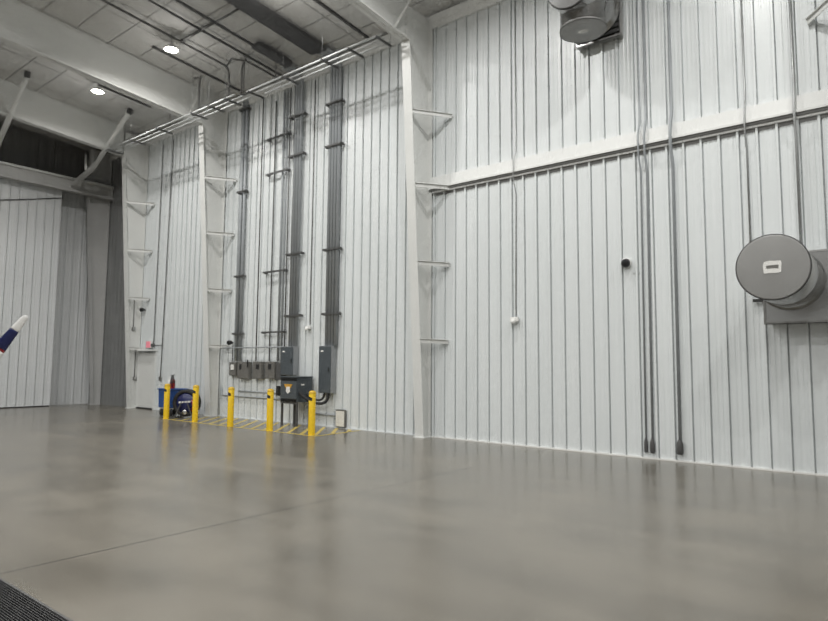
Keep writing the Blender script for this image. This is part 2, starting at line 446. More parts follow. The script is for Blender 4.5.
# three long pairs on the right bay that jump over the ledge
def jumper(x, xt, r, zlow, ztop, label, fit=True, mat='conduit'):
    y0 = min(face_y(x, r), face_y(xt, r)) - r - .002; y1 = D - .13 - r - .003
    pts = [(x, y0, zlow), (x + (xt - x) * .9, y0, 5.42), (x + (xt - x) * .92, y1, 5.74), (xt, y1, 6.12), (xt, y0, 6.42), (xt, y0, ztop)]
    return conduit(pts, r, label, mat=mat, fitting=(x, y0 - r * 1.02, zlow) if fit else None)
jumper(-3.875, -3.855, .017, .24, 10.2, 'long grey conduit dropping to near the floor, leftmost of the three on the right bay', mat='bigconduit')
jumper(-3.755, -3.735, .022, .24, 10.2, 'long grey conduit dropping to near the floor, close right of its thinner twin', mat='bigconduit')
jumper(-3.27, -3.26, .029, .26, 10.2, 'thickest long grey conduit dropping to near the floor, between dome camera and capped duct', mat='bigconduit')
jumper(-6.585, -6.56, .012, 2.73, 10.2, 'thin wire conduit dropping over the ledge to the white sensor box', fit=False)
jumper(-2.03, -2.03, .016, 3.45, 10.2, 'thin grey conduit dropping behind the capped duct, left of the other', fit=False)
jumper(-1.29, -1.29, .022, 3.55, 10.2, 'thin grey conduit dropping above the duct box, nearest the right edge', fit=False)

# left bay: bundles climbing from the switchgear
def climb(x, z0, r, label, ztop=9.95, lean=0.0, mat='bigconduit', run=None, off=.004, group=None):
    y = yw(r, off, x)
    pts = [(x, y, z0), (x + lean, y, ztop)]
    if run is not None:
        zc = roof(y) - .15
        pts = [(x, y, z0), (x + lean, y, zc - .35)]
        for i in range(1, 6):
            a = i / 6 * PI / 2
            pts.append((x + lean, y - .3 * (1 - math.cos(a)), zc - .35 + .3 * math.sin(a)))
        yy = y - .32
        pts.append((x + lean, yy, roof(yy) - .15)); pts.append((x + lean, run, roof(run) - .15))
    return conduit(pts, r, label, mat=mat, group=group)
for i, n in enumerate(('leftmost', 'second from left', 'third from left', 'rightmost')):
    climb(-12.36 + i * .115, 2.175, .054, 'big conduit climbing from the right tall cabinet, %s of its four' % n, run=11.2, group='conduits of the right tall cabinet')
for i, n in enumerate(('leftmost', 'second from left', 'rightmost')):
    climb(-13.83 + i * .112, 2.175, .05, 'big conduit climbing from the left tall cabinet, %s of its three' % n, run=11.2, group='conduits of the left tall cabinet')
climb(-13.96, 2.175, .018, 'slim conduit rising beside the three big ones of the left tall cabinet', ztop=10.0, mat='conduit')
climb(-16.40, 1.75, .052, 'grey conduit left of a matching pair rising above the switch boxes', ztop=10.1, group='conduit pair above the switch boxes')
climb(-16.23, 1.76, .052, 'grey conduit right of a matching pair rising above the switch boxes', ztop=10.1, group='conduit pair above the switch boxes')
climb(-15.50, 1.76, .018, 'lone thin conduit rising from the wide switch box to the eave', ztop=10.0, mat='pipe', off=.0)
climb(-14.83, 1.76, .018, 'thin conduit on the left end of the long wall struts', ztop=9.7, mat='pipe')
climb(-14.41, 1.76, .034, 'grey conduit rising on the middle of the long wall struts', ztop=9.9)
climb(-14.27, 1.715, .026, 'grey conduit next to the right end of the long wall struts', ztop=9.9)
climb(-14.15, 1.715, .018, 'thin conduit at the right end of the long wall struts', ztop=9.9, mat='pipe')
climb(-13.12, 2.78, .014, 'thin wire conduit dropping to the small white sensor between the tall cabinets', ztop=9.9, mat='pipe', off=0)
# right side of the column wire
climb(-9.42, 8.05, .022, 'short dark conduit hanging beside the top of the nearest column', ztop=9.9, mat='strut', off=.0)

# dark trays that take the bundles over the roof
def tray(x0, x1, y0, y1, label):
    t = thing('cable_tray', ((x0 + x1) / 2, y1, roof(y1)), label, 'cable tray', 'cable trays under the roof')
    b = MB(); b.prism([(x0, y0, roof(y0) - .20), (x0, y1, roof(y1) - .20), (x0, y1, roof(y1) - .10), (x0, y0, roof(y0) - .10)], (x1 - x0, 0, 0)); b.build('tray', 'trays', t)
    k = MB()
    y = y1 - .3
    while y > y0:
        MB().box((x0 - .05, y - .02, roof(y) - .099), (x0 - .01, y + .02, roof(y) - .001)).build('hanger', 'strut', t); y -= 2.2
tray(-12.56, -12.02, 1.0, 11.15, 'wide dark cable tray crossing the roof liner above the right tall cabinet')
tray(-13.72, -13.38, 10.0, 11.15, 'short dark cable tray stub at the roof above the left tall cabinet')
# strut channels that carry the bundles
def strut(x0, x1, z, label, group):
    t = thing('strut_channel', ((x0 + x1) / 2, WS, z), label, 'strut', group)
    MB().box((x0, WS - .158, z - .026), (x1, WS - .118, z + .026)).build('channel', 'strut', t)
    for x in (x0 + .03, x1 - .03):
        MB().box((x - .025, WS - .1175, z - .035), (x + .025, WS - .0005, z + .035), .005).build('clamp', 'strut', t)
ORD4 = ('lowest', 'second lowest', 'second highest', 'highest')
for z, n in zip((3.04, 4.81, 7.72, 8.94), ORD4):
    strut(-12.50, -11.87, z, 'dark strut channel across the four big conduits of the right tall cabinet, %s' % n, 'struts on the right tall cabinet conduits')
for z, n in zip((3.05, 4.84, 7.76, 8.95), ORD4):
    strut(-14.06, -13.40, z, 'dark strut channel across the big conduits of the left tall cabinet, %s' % n, 'struts on the left tall cabinet conduits')
for z, n in zip((2.6, 4.4, 7.4, 8.5), ORD4):
    strut(-15.08, -14.10, z, 'long dark strut channel carrying thin conduits between two bundles, %s of four' % n, 'long wall struts')
for z, n in zip((2.6, 4.4, 7.1, 9.8), ORD4):
    strut(-16.53, -16.10, z, 'short dark strut channel across the paired conduits above the switch boxes, %s' % n, 'struts on the conduit pair')

# low horizontal conduits
def run(x0, x1, z, r, label, mat='bigconduit', tail=(), off=0.0):
    return conduit([(x0, yw(r, off), z), (x1, yw(r, off), z)] + [(x, yw(r), zz) for x, zz in tail], r, label, mat=mat)
run(-17.15, -14.06, 2.16, .022, 'thin level conduit running along the wall above the switch boxes', off=.1095)
conduit([(-17.18, yw(.022), .95), (-17.17, yw(.022), .72), (-17.12, yw(.022), .68), (-14.0, yw(.022), .66)], .022, 'lowest of two level conduits running behind the bollards under the switch boxes', mat='bigconduit')
run(-16.3, -14.36, .83, .02, 'upper of two level conduits running behind the bollards under the switch boxes')
run(-12.88, -11.9795, .33, .024, 'short level conduit running along the foot of the wall into the cream box')
conduit([(-17.25, yw(.016), .05), (-17.25, yw(.016), 2.15)], .016, 'thin upright conduit just right of the middle column foot', mat='whiteconduit')

# ------------------------------------------------------------------ switchgear
def front(t, mb, name, mat, label=None): return mb.build(name, mat, t, label)
def tall_cabinet(x0, x1, z0, z1, label):
    dpt = .21; yb = WS - .002; yf = yb - dpt
    t = thing('electrical_cabinet', ((x0 + x1) / 2, yb, z0), label, 'cabinet', 'tall electrical cabinets')
    MB().box((x0, yf + .02, z0), (x1, yb, z1), .006).build('body', 'cabside', t)
    MB().box((x0 - .004, yf - .004, z0 + .01), (x1 + .004, yf + .018, z1 - .01), .006).build('door', 'cabinet', t)
    dr = t.children[-1]
    MB().box((x0 + .07, yf - .010, z1 - .16), (x0 + .17, yf - .0045, z1 - .12)).build('name_plate', 'white', t)
    MB().box((x1 - .07, yf - .022, (z0 + z1) / 2 - .06), (x1 - .045, yf - .0045, (z0 + z1) / 2 + .06), .004).build('latch', 'black', t)
tall_cabinet(-12.48, -12.035, .91, 2.17, 'tall blue grey electrical cabinet, the right one, standing alone right of the transformer')
tall_cabinet(-14.06, -13.555, 1.36, 2.17, 'tall blue grey electrical cabinet, the left one, half hidden behind the transformer')

def switch_box(x0, x1, z0, z1, dpt, label, mat='box', window=None, handle=True, knobs=()):
    yb = WS - .002; yf = yb - dpt
    t = thing('switch_box', ((x0 + x1) / 2, yb, z0), label, 'switch box', 'switch boxes on the wall')
    MB().box((x0, yf + .012, z0), (x1, yb, z1), .006).build('body', mat, t)
    MB().box((x0 + .012, yf, z0 + .012), (x1 - .012, yf + .011, z1 - .012), .004).build('cover', mat, t)
    if window:
        a, b, c, dd, mt = window
        MB().box((a, yf - .012, c), (b, yf - .001, dd), .003).build('rating_label' if mt == 'white' else 'switch_window', mt, t)
    if handle:
        MB().box((x1 - .055, yf - .035, z1 - .17), (x1 - .025, yf - .001, z1 + .06), .005).build('lever', 'black', t)
    for kx in knobs:
        MB().lathe([(0, .03), (.028, .03), (.033, .015), (.033, -.05), (.025, -.06)], (kx, yf + .08, z0 - .001), (0, 0, -1), 12).build('cable_gland', 'chrome', t)
    return t
switch_box(-16.68, -16.34, 1.30, 1.72, .11, 'small grey disconnect box with a white label, leftmost in the row', window=(-16.58, -16.42, 1.48, 1.64, 'white'), handle=False)
switch_box(-16.24, -15.66, 1.22, 1.73, .12, 'wide grey switch box, second from the left in the row', window=(-16.12, -16.03, 1.50, 1.66, 'black'), knobs=(-16.1, -15.75))
switch_box(-15.48, -15.05, 1.22, 1.74, .12, 'grey switch box with a dark window, third from the left in the row', window=(-15.30, -15.17, 1.52, 1.66, 'black'), knobs=(-15.2,), handle=False)
switch_box(-14.89, -14.44, 1.24, 1.74, .12, 'grey switch box with a dark window, fourth from the left in the row', window=(-14.73, -14.60, 1.52, 1.67, 'black'), knobs=(-14.75, -14.55), handle=False)
switch_box(-14.33, -14.09, 1.22, 1.71, .17, 'narrow dark grey box squeezed between the switch boxes and left tall cabinet', mat='boxdark', handle=False)
switch_box(-14.34, -14.20, .76, 1.04, .14, 'small near black box low on the wall behind the transformer', mat='black', handle=False)

# transformer on its stand
t = thing('transformer', (-13.24, 11.5, 0), 'dark grey transformer box with an orange warning sign on a leg stand', 'transformer')
TX0, TX1, TY0, TY1, TZ0, TZ1 = -13.59, -12.90, 11.20, 11.74, .65, 1.34
MB().box((TX0, TY0 + .012, TZ0), (TX1, TY1, TZ1 - .03), .006).build('body', 'cabinet', t)
MB().box((TX0 - .02, TY0 - .02, TZ1 - .03), (TX1 + .02, TY1 + .02, TZ1), .006).build('lid', 'cabinet', t)
fp = MB().box((TX0 + .015, TY0 - .004, TZ0 + .09), (TX1 - .015, TY0 + .011, TZ1 - .13), .004).build('front_panel', 'cabinet', t)
for nm, z0, z1 in (('vent', TZ1 - .11, TZ1 - .045), ('vent', TZ0 + .012, TZ0 + .075)):
    v = MB()
    for k in range(5):
        zz = z0 + (z1 - z0) * (k + .5) / 5
        v.bar((TX0 + .03, TY0 + .002, zz), (TX1 - .03, TY0 + .002, zz), .03, .005)
    v.box((TX0 + .025, TY0 + .004, z0), (TX1 - .025, TY0 + .0125, z1)); v.build(nm, 'black', t)
w = MB(); w.prism([(-13.430, TY0 - .010, 1.13), (-13.080, TY0 - .010, 1.13), (-13.170, TY0 - .010, 1.01), (-13.340, TY0 - .010, 1.01)], (0, .005, 0)); w.build('warning_sign', 'orange', t, 'orange warning sign')
w = MB(); w.prism([(-13.330, TY0 - .011, 1.06), (-13.180, TY0 - .011, 1.06), (-13.170, TY0 - .011, .93), (-13.255, TY0 - .011, .87), (-13.340, TY0 - .011, .93)], (0, .0045, 0)); w.build('emblem', 'white', t, 'white emblem under the warning sign')
MB().box((TX1 + .0005, TY0 + .14, 1.10), (TX1 + .004, TY0 + .26, 1.14)).build('name_plate', 'white', t)
for x in (TX0 + .04, TX1 - .04):
    for y in (TY0 + .05, TY1 - .05):
        MB().box((x - .025, y - .025, .0), (x + .025, y + .025, TZ0)).build('leg', 'boxdark', t)
MB().box((TX0, TY0 + .02, TZ0 - .05), (TX1, TY0 + .06, TZ0 - .001)).build('crossbar', 'boxdark', t)

# flexible cables between transformer and right cabinet
def hang(p, q, sag, n=14):
    p, q = Vector(p), Vector(q); r = []
    for i in range(n + 1):
        u = i / n; v = p.lerp(q, u); v.z -= sag * (1 - (2 * u - 1) ** 4); r.append(v)
    return r
def flex(p, q, drop, r, label):
    p, q = Vector(p), Vector(q); pts = []
    c1 = p + Vector((.22, 0, -drop * .5)); c2 = q + Vector((0, 0, -drop * 1.2))
    for i in range(17):
        u = i / 16; v = p * (1 - u) ** 3 + c1 * 3 * u * (1 - u) ** 2 + c2 * 3 * u * u * (1 - u) + q * u ** 3
        pts.append(v)
    return tag(MB().tube(pts, r, 10).build('flexible_conduit', 'rubber'), label, 'cable', 'flexible cables at the transformer')
flex((-12.86, 11.26, .92), (-12.16, 11.66, .905), .42, .04, 'thick black flexible cable looping lowest from transformer to the right tall cabinet')
flex((-12.865, 11.52, .86), (-12.36, 11.69, .905), .26, .028, 'thinner black flexible cable looping higher from transformer to the right tall cabinet')

# cream access box at the foot of the wall
t = thing('access_box', (-11.79, WS, .03), 'cream rectangular box at the foot of the wall, right of the bollards', 'box')
MB().box((-11.98, WS - .05, .035), (-11.62, WS - .001, .49), .005).build('frame', 'box', t)
MB().box((-11.955, WS - .062, .05), (-11.645, WS - .0505, .45), .004).build('cover', 'cream', t)

# ------------------------------------------------------------------ little devices on the wall
def sensor(x, z, label, s=1.0):
    t = thing('wall_sensor', (x, WS, z), label, 'sensor')
    MB().box((x - .10 * s, WS - .06, z - .045 * s), (x + .10 * s, WS - .001, z + .055 * s), .012).build('body', 'white', t)
    MB().lathe([(0, .10), (.035 * s, .085), (.055 * s, .05), (.06 * s, .0)], (x, WS - .06, z - .02), (0, -.8, -.6), 16).build('eye', 'white', t)
sensor(-6.6, 2.67, 'white sensor box at the end of a thin wire conduit, alone on the right bay')
sensor(-13.14, 2.70, 'small white sensor on the wall between the two tall cabinets', .9)
t = thing('dome_camera', (-4.17, WS, 3.66), 'black dome camera on the white wall, left of the three long conduits', 'camera')
MB().lathe([(0, -.026), (.10, -.026), (.10, .025), (.085, .03)], (-4.17, WS, 3.67), (0, -1, 0), 20).build('base', 'white', t)
MB().lathe([(.085, .0), (.085, .03), (.075, .07), (.05, .105), (.02, .12), (0, .123)], (-4.17, WS - .026, 3.66), (0, -1, 0), 20).build('dome', 'lens', t)
conduit([(-4.05, D - .014, 3.47), (-3.92, D - .014, 3.47)], .008, 'tiny level conduit stub below right of the black dome camera', mat='whiteconduit')

def camera_thing(x, y, z, label, yawv=(.35, -1, -.25), s=.62):
    t = thing('security_camera', (x, y, z), label, 'camera')
    MB().box((x - .05 * s, y - .08, z - .05 * s), (x + .05 * s, y, z + .05 * s), .008).build('mount', 'black', t)
    v = Vector(yawv).normalized(); p = Vector((x, y - .08, z + .01))
    MB().lathe([(0, -.02), (.08 * s, -.02), (.12 * s, .02), (.12 * s, .16 * s), (.09 * s, .18 * s)], p, v, 16).build('body', 'black', t)
    MB().lathe([(.09 * s, 0), (0, .012)], p + v * (.18 * s), v, 16).build('lens', 'lens', t)
camera_thing(-16.68, WS - .001, 2.33, 'black camera on the end of the lowest brace of the middle column')
conduit([(-16.66, yw(.012), 1.73), (-16.66, yw(.012), 2.26)], .012, 'thin upright conduit between the black camera and the leftmost switch box', mat='pipe')
camera_thing(-22.18, WS - .001, 3.63, 'small black camera high on the wall above the door')

# door in the long wall behind the third column
DX0, DX1 = -22.36, -21.25
dr = struct(MB().box((DX0, WS - .035, .05), (DX1, WS - .001, 2.04), .004), 'door_2', 'steel')
for nm, mt, a, b in (('door_frame', 'girt', (DX0 - .06, WS - .06, 0), (DX0 - .002, WS - .001, 2.1)),
                     ('door_frame', 'girt', (DX1 + .002, WS - .06, 0), (DX1 + .06, WS - .001, 2.1)),
                     ('door_hood', 'girt', (DX0 - .1, WS - .22, 2.10), (DX1 + .1, WS - .001, 2.15)),
                     ('threshold', 'black', (DX0, WS - .08, 0), (DX1, WS - .001, .045))):
    o = MB().box(a, b).build(nm, mt, None); o.parent = dr
t = thing('exit_sign', (-21.75, WS, 2.27), 'small glowing pinkish red sign box above the door', 'sign')
MB().box((-21.82, WS - .09, 2.21), (-21.50, WS - .001, 2.46), .01).build('housing', 'white', t)
MB().box((-21.81, WS - .098, 2.22), (-21.51, WS - .0905, 2.45), .003).build('face', 'redsign', t, 'pinkish red lit face')
MB().box((-21.495, WS - .09, 2.25), (-21.36, WS - .001, 2.36), .01).build('battery_box', 'boxdark', t)
conduit([(-21.43, yw(.014), 2.367), (-21.36, yw(.014), 9.8)], .014, 'thin upright conduit rising from the red sign box', mat='pipe')
conduit([(-21.3605, yw(.013), 2.30), (-20.89, yw(.013), 2.30)], .013, 'thin level conduit from the red sign box to the upright conduit on its right', mat='pipe')
conduit([(-20.86, yw(.016), 1.201), (-20.66, yw(.016), 9.8)], .016, 'thin upright conduit running from the wall switch beside the door up to the eave', mat='pipe')
def wall_switch(x, z, label):
    t = thing('wall_switch', (x, WS, z), label, 'switch')
    MB().box((x - .05, WS - .06, z - .08), (x + .05, WS - .001, z + .08), .006).build('body', 'box', t)
    MB().box((x - .015, WS - .075, z - .03), (x + .015, WS - .0605, z + .03), .003).build('toggle', 'black', t)
wall_switch(-20.86, 1.12, 'small grey wall switch right of the door, under an upright conduit')
# on the web of the third column: conduits and boxes
def col_device(y, z0, z1, label_c, label_b):
    x = -22.52 + .006
    conduit([(x + .014, y, z0 + .06), (x + .014, y, z1)], .013, label_c, mat='pipe')
    t = thing('junction_box', (x, y, z0), label_b, 'junction box')
    MB().box((x + .001, y - .06, z0 - .06), (x + .07, y + .06, z0 + .058), .008).build('body', 'box', t)
    MB().box((x + .0705, y - .045, z0 - .045), (x + .078, y + .045, z0 + .045), .003).build('cover', 'chrome', t)
col_device(11.55, 2.93, 4.0, 'thin conduit on the side of the column left of the door, upper one', 'small round grey junction box on the column left of the door, upper one')
col_device(11.68, 1.10, 2.1, 'thin conduit on the side of the column left of the door, lower one', 'small grey junction box at switch height on the column left of the door')

# ------------------------------------------------------------------ exhaust ducts
def cap_label(t, c, ax, s):
    c = Vector(c); ax = Vector(ax).normalized()
    if abs(ax.z) > .9: u, v = Vector((1, 0, 0)), Vector((0, 1, 0))
    else: u, v = Vector((1, 0, 0)), Vector((0, 0, 1))
    rr = random.Random(3)
    out = []
    for cx, cy in ((-1, -1), (-.45, -.93), (.1, -1.04), (.6, -.95), (1, -.9), (.95, -.2), (1.02, .5), (.96, 1), (.3, .94), (-.3, 1.03), (-.9, .95), (-1.05, .3)):
        out.append(c + ax * .003 + u * (cx * (1 + rr.uniform(-.05, .05)) * .095 * s) + v * (cy * (1 + rr.uniform(-.05, .05)) * .075 * s))
    MB().prism(out, ax * .002).build('sticker', 'white', t, 'torn white sticker')
    p = [c + ax * .006 + u * (i * .065 * s) + v * (j * .035 * s) for i, j in ((-1, -.4), (1, -.55), (1, .7), (-1, .6))]
    MB().prism(p, ax * .001).build('print', 'box', t, 'grey printed block')
def wall_sleeve(t, x0, x1, z0, z1, dpt):
    yf = WS - dpt
    b = MB(); b.box((x0, yf, z0), (x1, WS - .001, z1), .004); b.build('sleeve_box', 'galv', t)
    f = MB()
    for a, c in (((x0 - .02, yf - .012, z0 - .02), (x1 + .02, yf - .001, z0 + .012)), ((x0 - .02, yf - .012, z1 - .012), (x1 + .02, yf - .001, z1 + .02)),
                 ((x0 - .02, yf - .012, z0 + .012), (x0 + .012, yf - .001, z1 - .012)), ((x1 - .012, yf - .012, z0 + .012), (x1 + .02, yf - .001, z1 - .012))):
        f.box(a, c)
    f.build('flange_rim', 'galvcap', t)
    MB().box((x0 - .02, yf - .014, z0 - .032), (x1 + .02, yf, z0 - .0205)).build('drip_edge', 'galvdark', t)
    return yf
def drum(t, o, ax, r, L, name='drum', mat='galv', n=48):
    prof = [(r + .035, 0), (r + .035, .02), (r, .022), (r, L * .46), (r + .006, L * .46 + .005), (r + .006, L * .46 + .02), (r, L * .46 + .025), (r, L - .012)]
    return MB().lathe(prof, o, ax, n).build(name, mat, t)
# lower duct, capped end facing the room
t = thing('exhaust_duct', (-1.3, WS, 2.4), 'round galvanised duct with a capped end facing the room, at the right edge', 'duct', 'capped exhaust ducts')
yf = wall_sleeve(t, -1.80, -.74, 2.42, 3.52, .33)
AX, AZ, R = -1.43, 3.09, .45
drum(t, (AX, yf - .013, AZ), (0, -1, 0), R, 1.62)
ye = yf - .013 - 1.62
MB().lathe([(R + .004, -.05), (R + .006, .0), (R + .006, .012), (R - .01, .014), (0, .014)], (AX, ye, AZ), (0, -1, 0), 48).build('end_cap', 'galvcap', t)
MB().lathe([(R + .0065, -.01), (R + .018, -.01), (R + .018, .013), (R + .0065, .013)], (AX, ye, AZ), (0, -1, 0), 48).build('cap_seam', 'galvdark', t)
cap_label(t, (AX, ye - .014, AZ), (0, -1, 0), 1.15)
br = MB(); br.box((-2.02, WS - .06, 2.79), (-1.801, WS - .001, 2.84)); br.build('support_clip', 'galvdark', t)
# upper duct: a tee whose capped outlet points down
t = thing('exhaust_duct', (-4.6, WS, 8.1), 'round galvanised duct with a capped outlet pointing down, at the top edge', 'duct', 'capped exhaust ducts')
yf = wall_sleeve(t, -5.06, -4.12, 8.20, 9.26, .16)
lv = MB()  # slats added to paint a dark reflection on the box front
for k in range(9):
    zz = 8.25 + k * .11
    lv.prism([(-5.03, yf - .002, zz + .09), (-5.03, yf - .014, zz + .085), (-5.03, yf - .034, zz), (-5.03, yf - .022, zz)], (.88, 0, 0))
lv.build('dark_slats', 'galvdark', t, 'dark slats behind the duct standing in for a dark reflection')
AX, AZ, R = -4.60, 8.74, .44
drum(t, (AX, yf - .036, AZ), (0, -1, 0), R, 1.26)
ye = yf - .036 - 1.26
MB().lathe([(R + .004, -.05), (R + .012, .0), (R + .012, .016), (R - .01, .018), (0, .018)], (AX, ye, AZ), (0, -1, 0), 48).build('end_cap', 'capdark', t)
MB().lathe([(R + .0125, -.02), (R + .02, -.02), (R + .02, .010), (R + .0125, .010)], (AX, ye, AZ), (0, -1, 0), 48).build('cap_seam', 'galvdark', t)
yd = 10.93
MB().lathe([(.425, .15), (.425, -.62), (.432, -.625), (.432, -.64)], (AX, yd, AZ), (0, 0, 1), 48).build('outlet', 'galv', t)
MB().lathe([(.436, -.60), (.436, -.642), (.42, -.646), (0, -.646)], (AX, yd, AZ), (0, 0, 1), 48).build('outlet_cap', 'galvcap', t)
MB().lathe([(.437, -.632), (.444, -.632), (.444, -.643), (.437, -.643)], (AX, yd, AZ), (0, 0, 1), 48).build('cap_seam', 'galvdark', t)
cap_label(t, (AX, yd, AZ - .646), (0, 0, -1), .8)

# ------------------------------------------------------------------ pipes and racks under the roof
def rp(pts, off=.15): return [(x, y, roof(y) - off) for x, y in pts]
def pipe(pts, r, label, mat='pipe', cat='pipe', group=None):
    return tag(MB().tube(pts, r, 10).build('roof_pipe' if cat == 'pipe' else 'electrical_conduit', mat), label, cat, group)
pipe(rp([(-15.2, -8), (-15.2, 10.20)]) + [(-15.21, 10.30, 10.24), (-15.22, 10.33, 10.1), (-15.22, 10.33, 9.36)], .032, 'dark roof pipe passing the right lamp, then dropping to the rack')
pipe(rp([(-14.22, -8), (-14.22, 11.55)]), .034, 'middle of three parallel dark roof pipes right of the lamps')
pipe(rp([(-13.62, -8), (-13.62, 9.95)]), .040, 'dark roof pipe nearest the wide conduit bundle, of three parallel pipes')
pipe(rp([(-15.16, 8.75), (-14.26, 8.75)], .15), .040, 'short thick dark cross pipe between the left two roof pipes by the lamp')
pipe(rp([(-14.18, 8.75), (-13.67, 8.75)], .15), .040, 'short dark cross pipe between the right two of three roof pipes')
pipe(rp([(-13.57, 8.77), (-12.64, 8.77)], .15), .028, 'thin dark cross pipe reaching toward the wide conduit bundle on the roof')
pipe(rp([(-15.2, 10.22), (-14.72, 10.05), (-14.45, 10.35), (-14.42, 11.5)], .16), .028, 'bent dark pipe linking the dropped roof pipe toward the wall')
pipe(rp([(-10.86, 2), (-10.86, 9.5)], .14), .012, 'thin dark conduit on the roof halfway to the nearest column', cat='conduit')
def bar(x, y0, y1, w, label, off=.0255):
    return tag(MB().bar((x, y0, roof(y0) - off), (x, y1, roof(y1) - off), w, .05).build('strut_channel', 'strut'), label, 'strut', 'strut channels under the roof')
bar(-16.32, 8.55, 11.5, .06, 'dark strut channel under the roof just right of the bright lamp', off=.0255)
bar(-10.87, 9.53, 11.6, .07, 'dark strut channel under the roof halfway to the nearest column')
t = thing('strut_channel', (-18.06, 8.7, roof(8.7) - .95), 'dark strut channel hung on thin rods just left of the deep rafter', 'strut', 'strut channels under the roof')
MB().bar((-18.06, 7.9, roof(7.9) - .95), (-18.06, 9.5, roof(9.5) - .95), .06, .05).build('channel', 'strut', t)
for y in (8.1, 9.4):
    MB().tube([(-18.06, y, roof(y) - .924), (-18.06, y, roof(y) - .0005)], .01, 8).build('rod', 'strut', t)

RACK_A = (10.12, 9.20); RACK_B = (10.45, 9.24)
for k, (dy, n) in enumerate(((0, 'outermost'), (.19, 'middle'), (.38, 'innermost'))):
    y = 10.08 + dy
    conduit([(-22.4 + .2 * k, y, 9.24), (-14.55 + .12 * k, y, 9.24)], .024 if k != 1 else .018, 'pale conduit on the left rack under the eave, %s from the wall'.replace('from the wall', 'of three') % n, mat='whiteconduit', group='conduits on the left rack')
    y = 10.26 + dy
    conduit([(-14.2 + .15 * k, y, 9.30), (-9.2, y, 9.30)], .026 if k != 1 else .020, 'pale conduit on the right rack under the eave, %s of three' % n, mat='whiteconduit', group='conduits on the right rack')
def rack_bar(x, y0, y1, z, label, group, hang=True):
    t = thing('rack_hanger', (x, (y0 + y1) / 2, z), label, 'hanger', group)
    MB().box((x - .022, y0, z - .022), (x + .022, y1, z + .022)).build('channel', 'strut', t)
    if hang:
        for y in (y0 + .03, y1 - .03):
            MB().tube([(x, y, z + .022), (x, y, roof(y) - .0005)], .0045, 8).build('rod', 'conduit', t)
ra = [(-21.9, 'far left, in the end bay'), (-20.3, 'left of the tube brace top'), (-18.6, 'just left of the middle column'), (-16.6, 'first right of the middle column'), (-15.7, 'second right of the middle column'), (-14.9, 'at the right end')]
for x, n in ra: rack_bar(x, 9.98, 10.56, 9.182, 'dark cross hanger of the left conduit rack, %s' % n, 'hangers of the left rack')
rb = [(-14.08, 'leftmost'), (-12.6, 'second from left'), (-11.1, 'third from left'), (-10.2, 'fourth from left'), (-9.3, 'by the nearest column')]
for x, n in rb: rack_bar(x, 10.16, 10.74, 9.238, 'dark cross hanger of the right conduit rack, %s' % n, 'hangers of the right rack')
def riser(x, y, z0, r, label, dx=.25):
    zt = roof(y) - .12
    pts = [(x, y, z0), (x + .0, y, zt - .12), (x + .03, y, zt - .04), (x + .10, y - .02, zt), (x + dx, y - .05, zt + .01)]
    return conduit(pts, r, label, mat='pipe')
riser(-13.30, 10.5, 9.36, .022, 'dark conduit rising from the right rack left end, bent over at the roof')
riser(-14.72, 10.42, 9.30, .024, 'dark conduit rising from the left rack right end, the nearer of two')
riser(-14.45, 10.3, 9.30, .022, 'dark conduit rising from the left rack right end, the farther of two')
riser(-16.54, 10.2, 9.28, .030, 'pale conduit rising from the left rack right of the deep rafter', -.2)
riser(-18.35, 10.3, 9.28, .020, 'thin conduit rising from the left rack just left of the deep rafter', -.2)
conduit([(-20.2, 10.522, 9.24), (-20.0, 10.545, 9.2), (-19.9, 10.75, 9.1), (-19.85, 10.95, 8.95)], .03, 'short pale conduit elbow drooping from the left rack', mat='whiteconduit')

# ------------------------------------------------------------------ bollards and hatching
def bollard(x, y, label):
    t = thing('bollard', (x, y, 0), label, 'bollard', 'yellow bollards')
    MB().lathe([(.083, 0), (.083, .985), (.078, 1.0)], (x, y, 0), (0, 0, 1), 24).build('post', 'yellow', t)
    MB().lathe([(.086, .985), (.086, 1.01), (.07, 1.035), (.035, 1.05), (0, 1.054)], (x, y, 0), (0, 0, 1), 24).build('cap', 'yellowcap', t)
    # dark arrow shaped sticker wrapped on the room side
    s = MB()
    a0 = math.radians(-118); n = 8
    for i in range(n):
        p = []
        for j, zz in ((i, 0), (i + 1, 0), (i + 1, 1), (i, 1)):
            a = a0 + math.radians(76) * j / n; u = j / n
            zc = .875 - .03 * u; hh = (.045 - .02 * abs(u - .4))
            p.append((x + .0845 * math.cos(a), y + .0845 * math.sin(a), zc + (hh if zz else -hh)))
        s.face(p)
    s.build('sticker', 'black', t, 'dark sticker near the top')
for x, y, l in ((-17.57, 10.16, 'yellow bollard at the far left end, in front of the blue cart'),
                (-16.10, 10.2, 'yellow bollard at the right side of the black hose reel'),
                (-14.27, 10.1, 'yellow bollard, middle one of the five, before the leftmost switch box'),
                (-12.65, 10.12, 'yellow bollard in front of the narrow dark box and fourth switch box'),
                (-11.19, 10.2, 'yellow bollard nearest the camera, before the transformer and right tall cabinet')):
    bollard(x, y, l)
def decal(polys, name, mat):
    m = MB()
    for p in polys: m.face([(x, y, .003) for x, y in p])
    return m
hx0, hx1, hy0, hy1 = -17.75, -11.0, 10.05, 11.72
polys = [[(hx0, hy0), (hx1, hy0), (hx1, hy0 + .09), (hx0, hy0 + .09)],
         [(hx1, hy0), (hx1 + .09, hy0), (hx1 - .02, hy1), (hx1 - .11, hy1)]]
sl = -.85
x = hx0 + .5
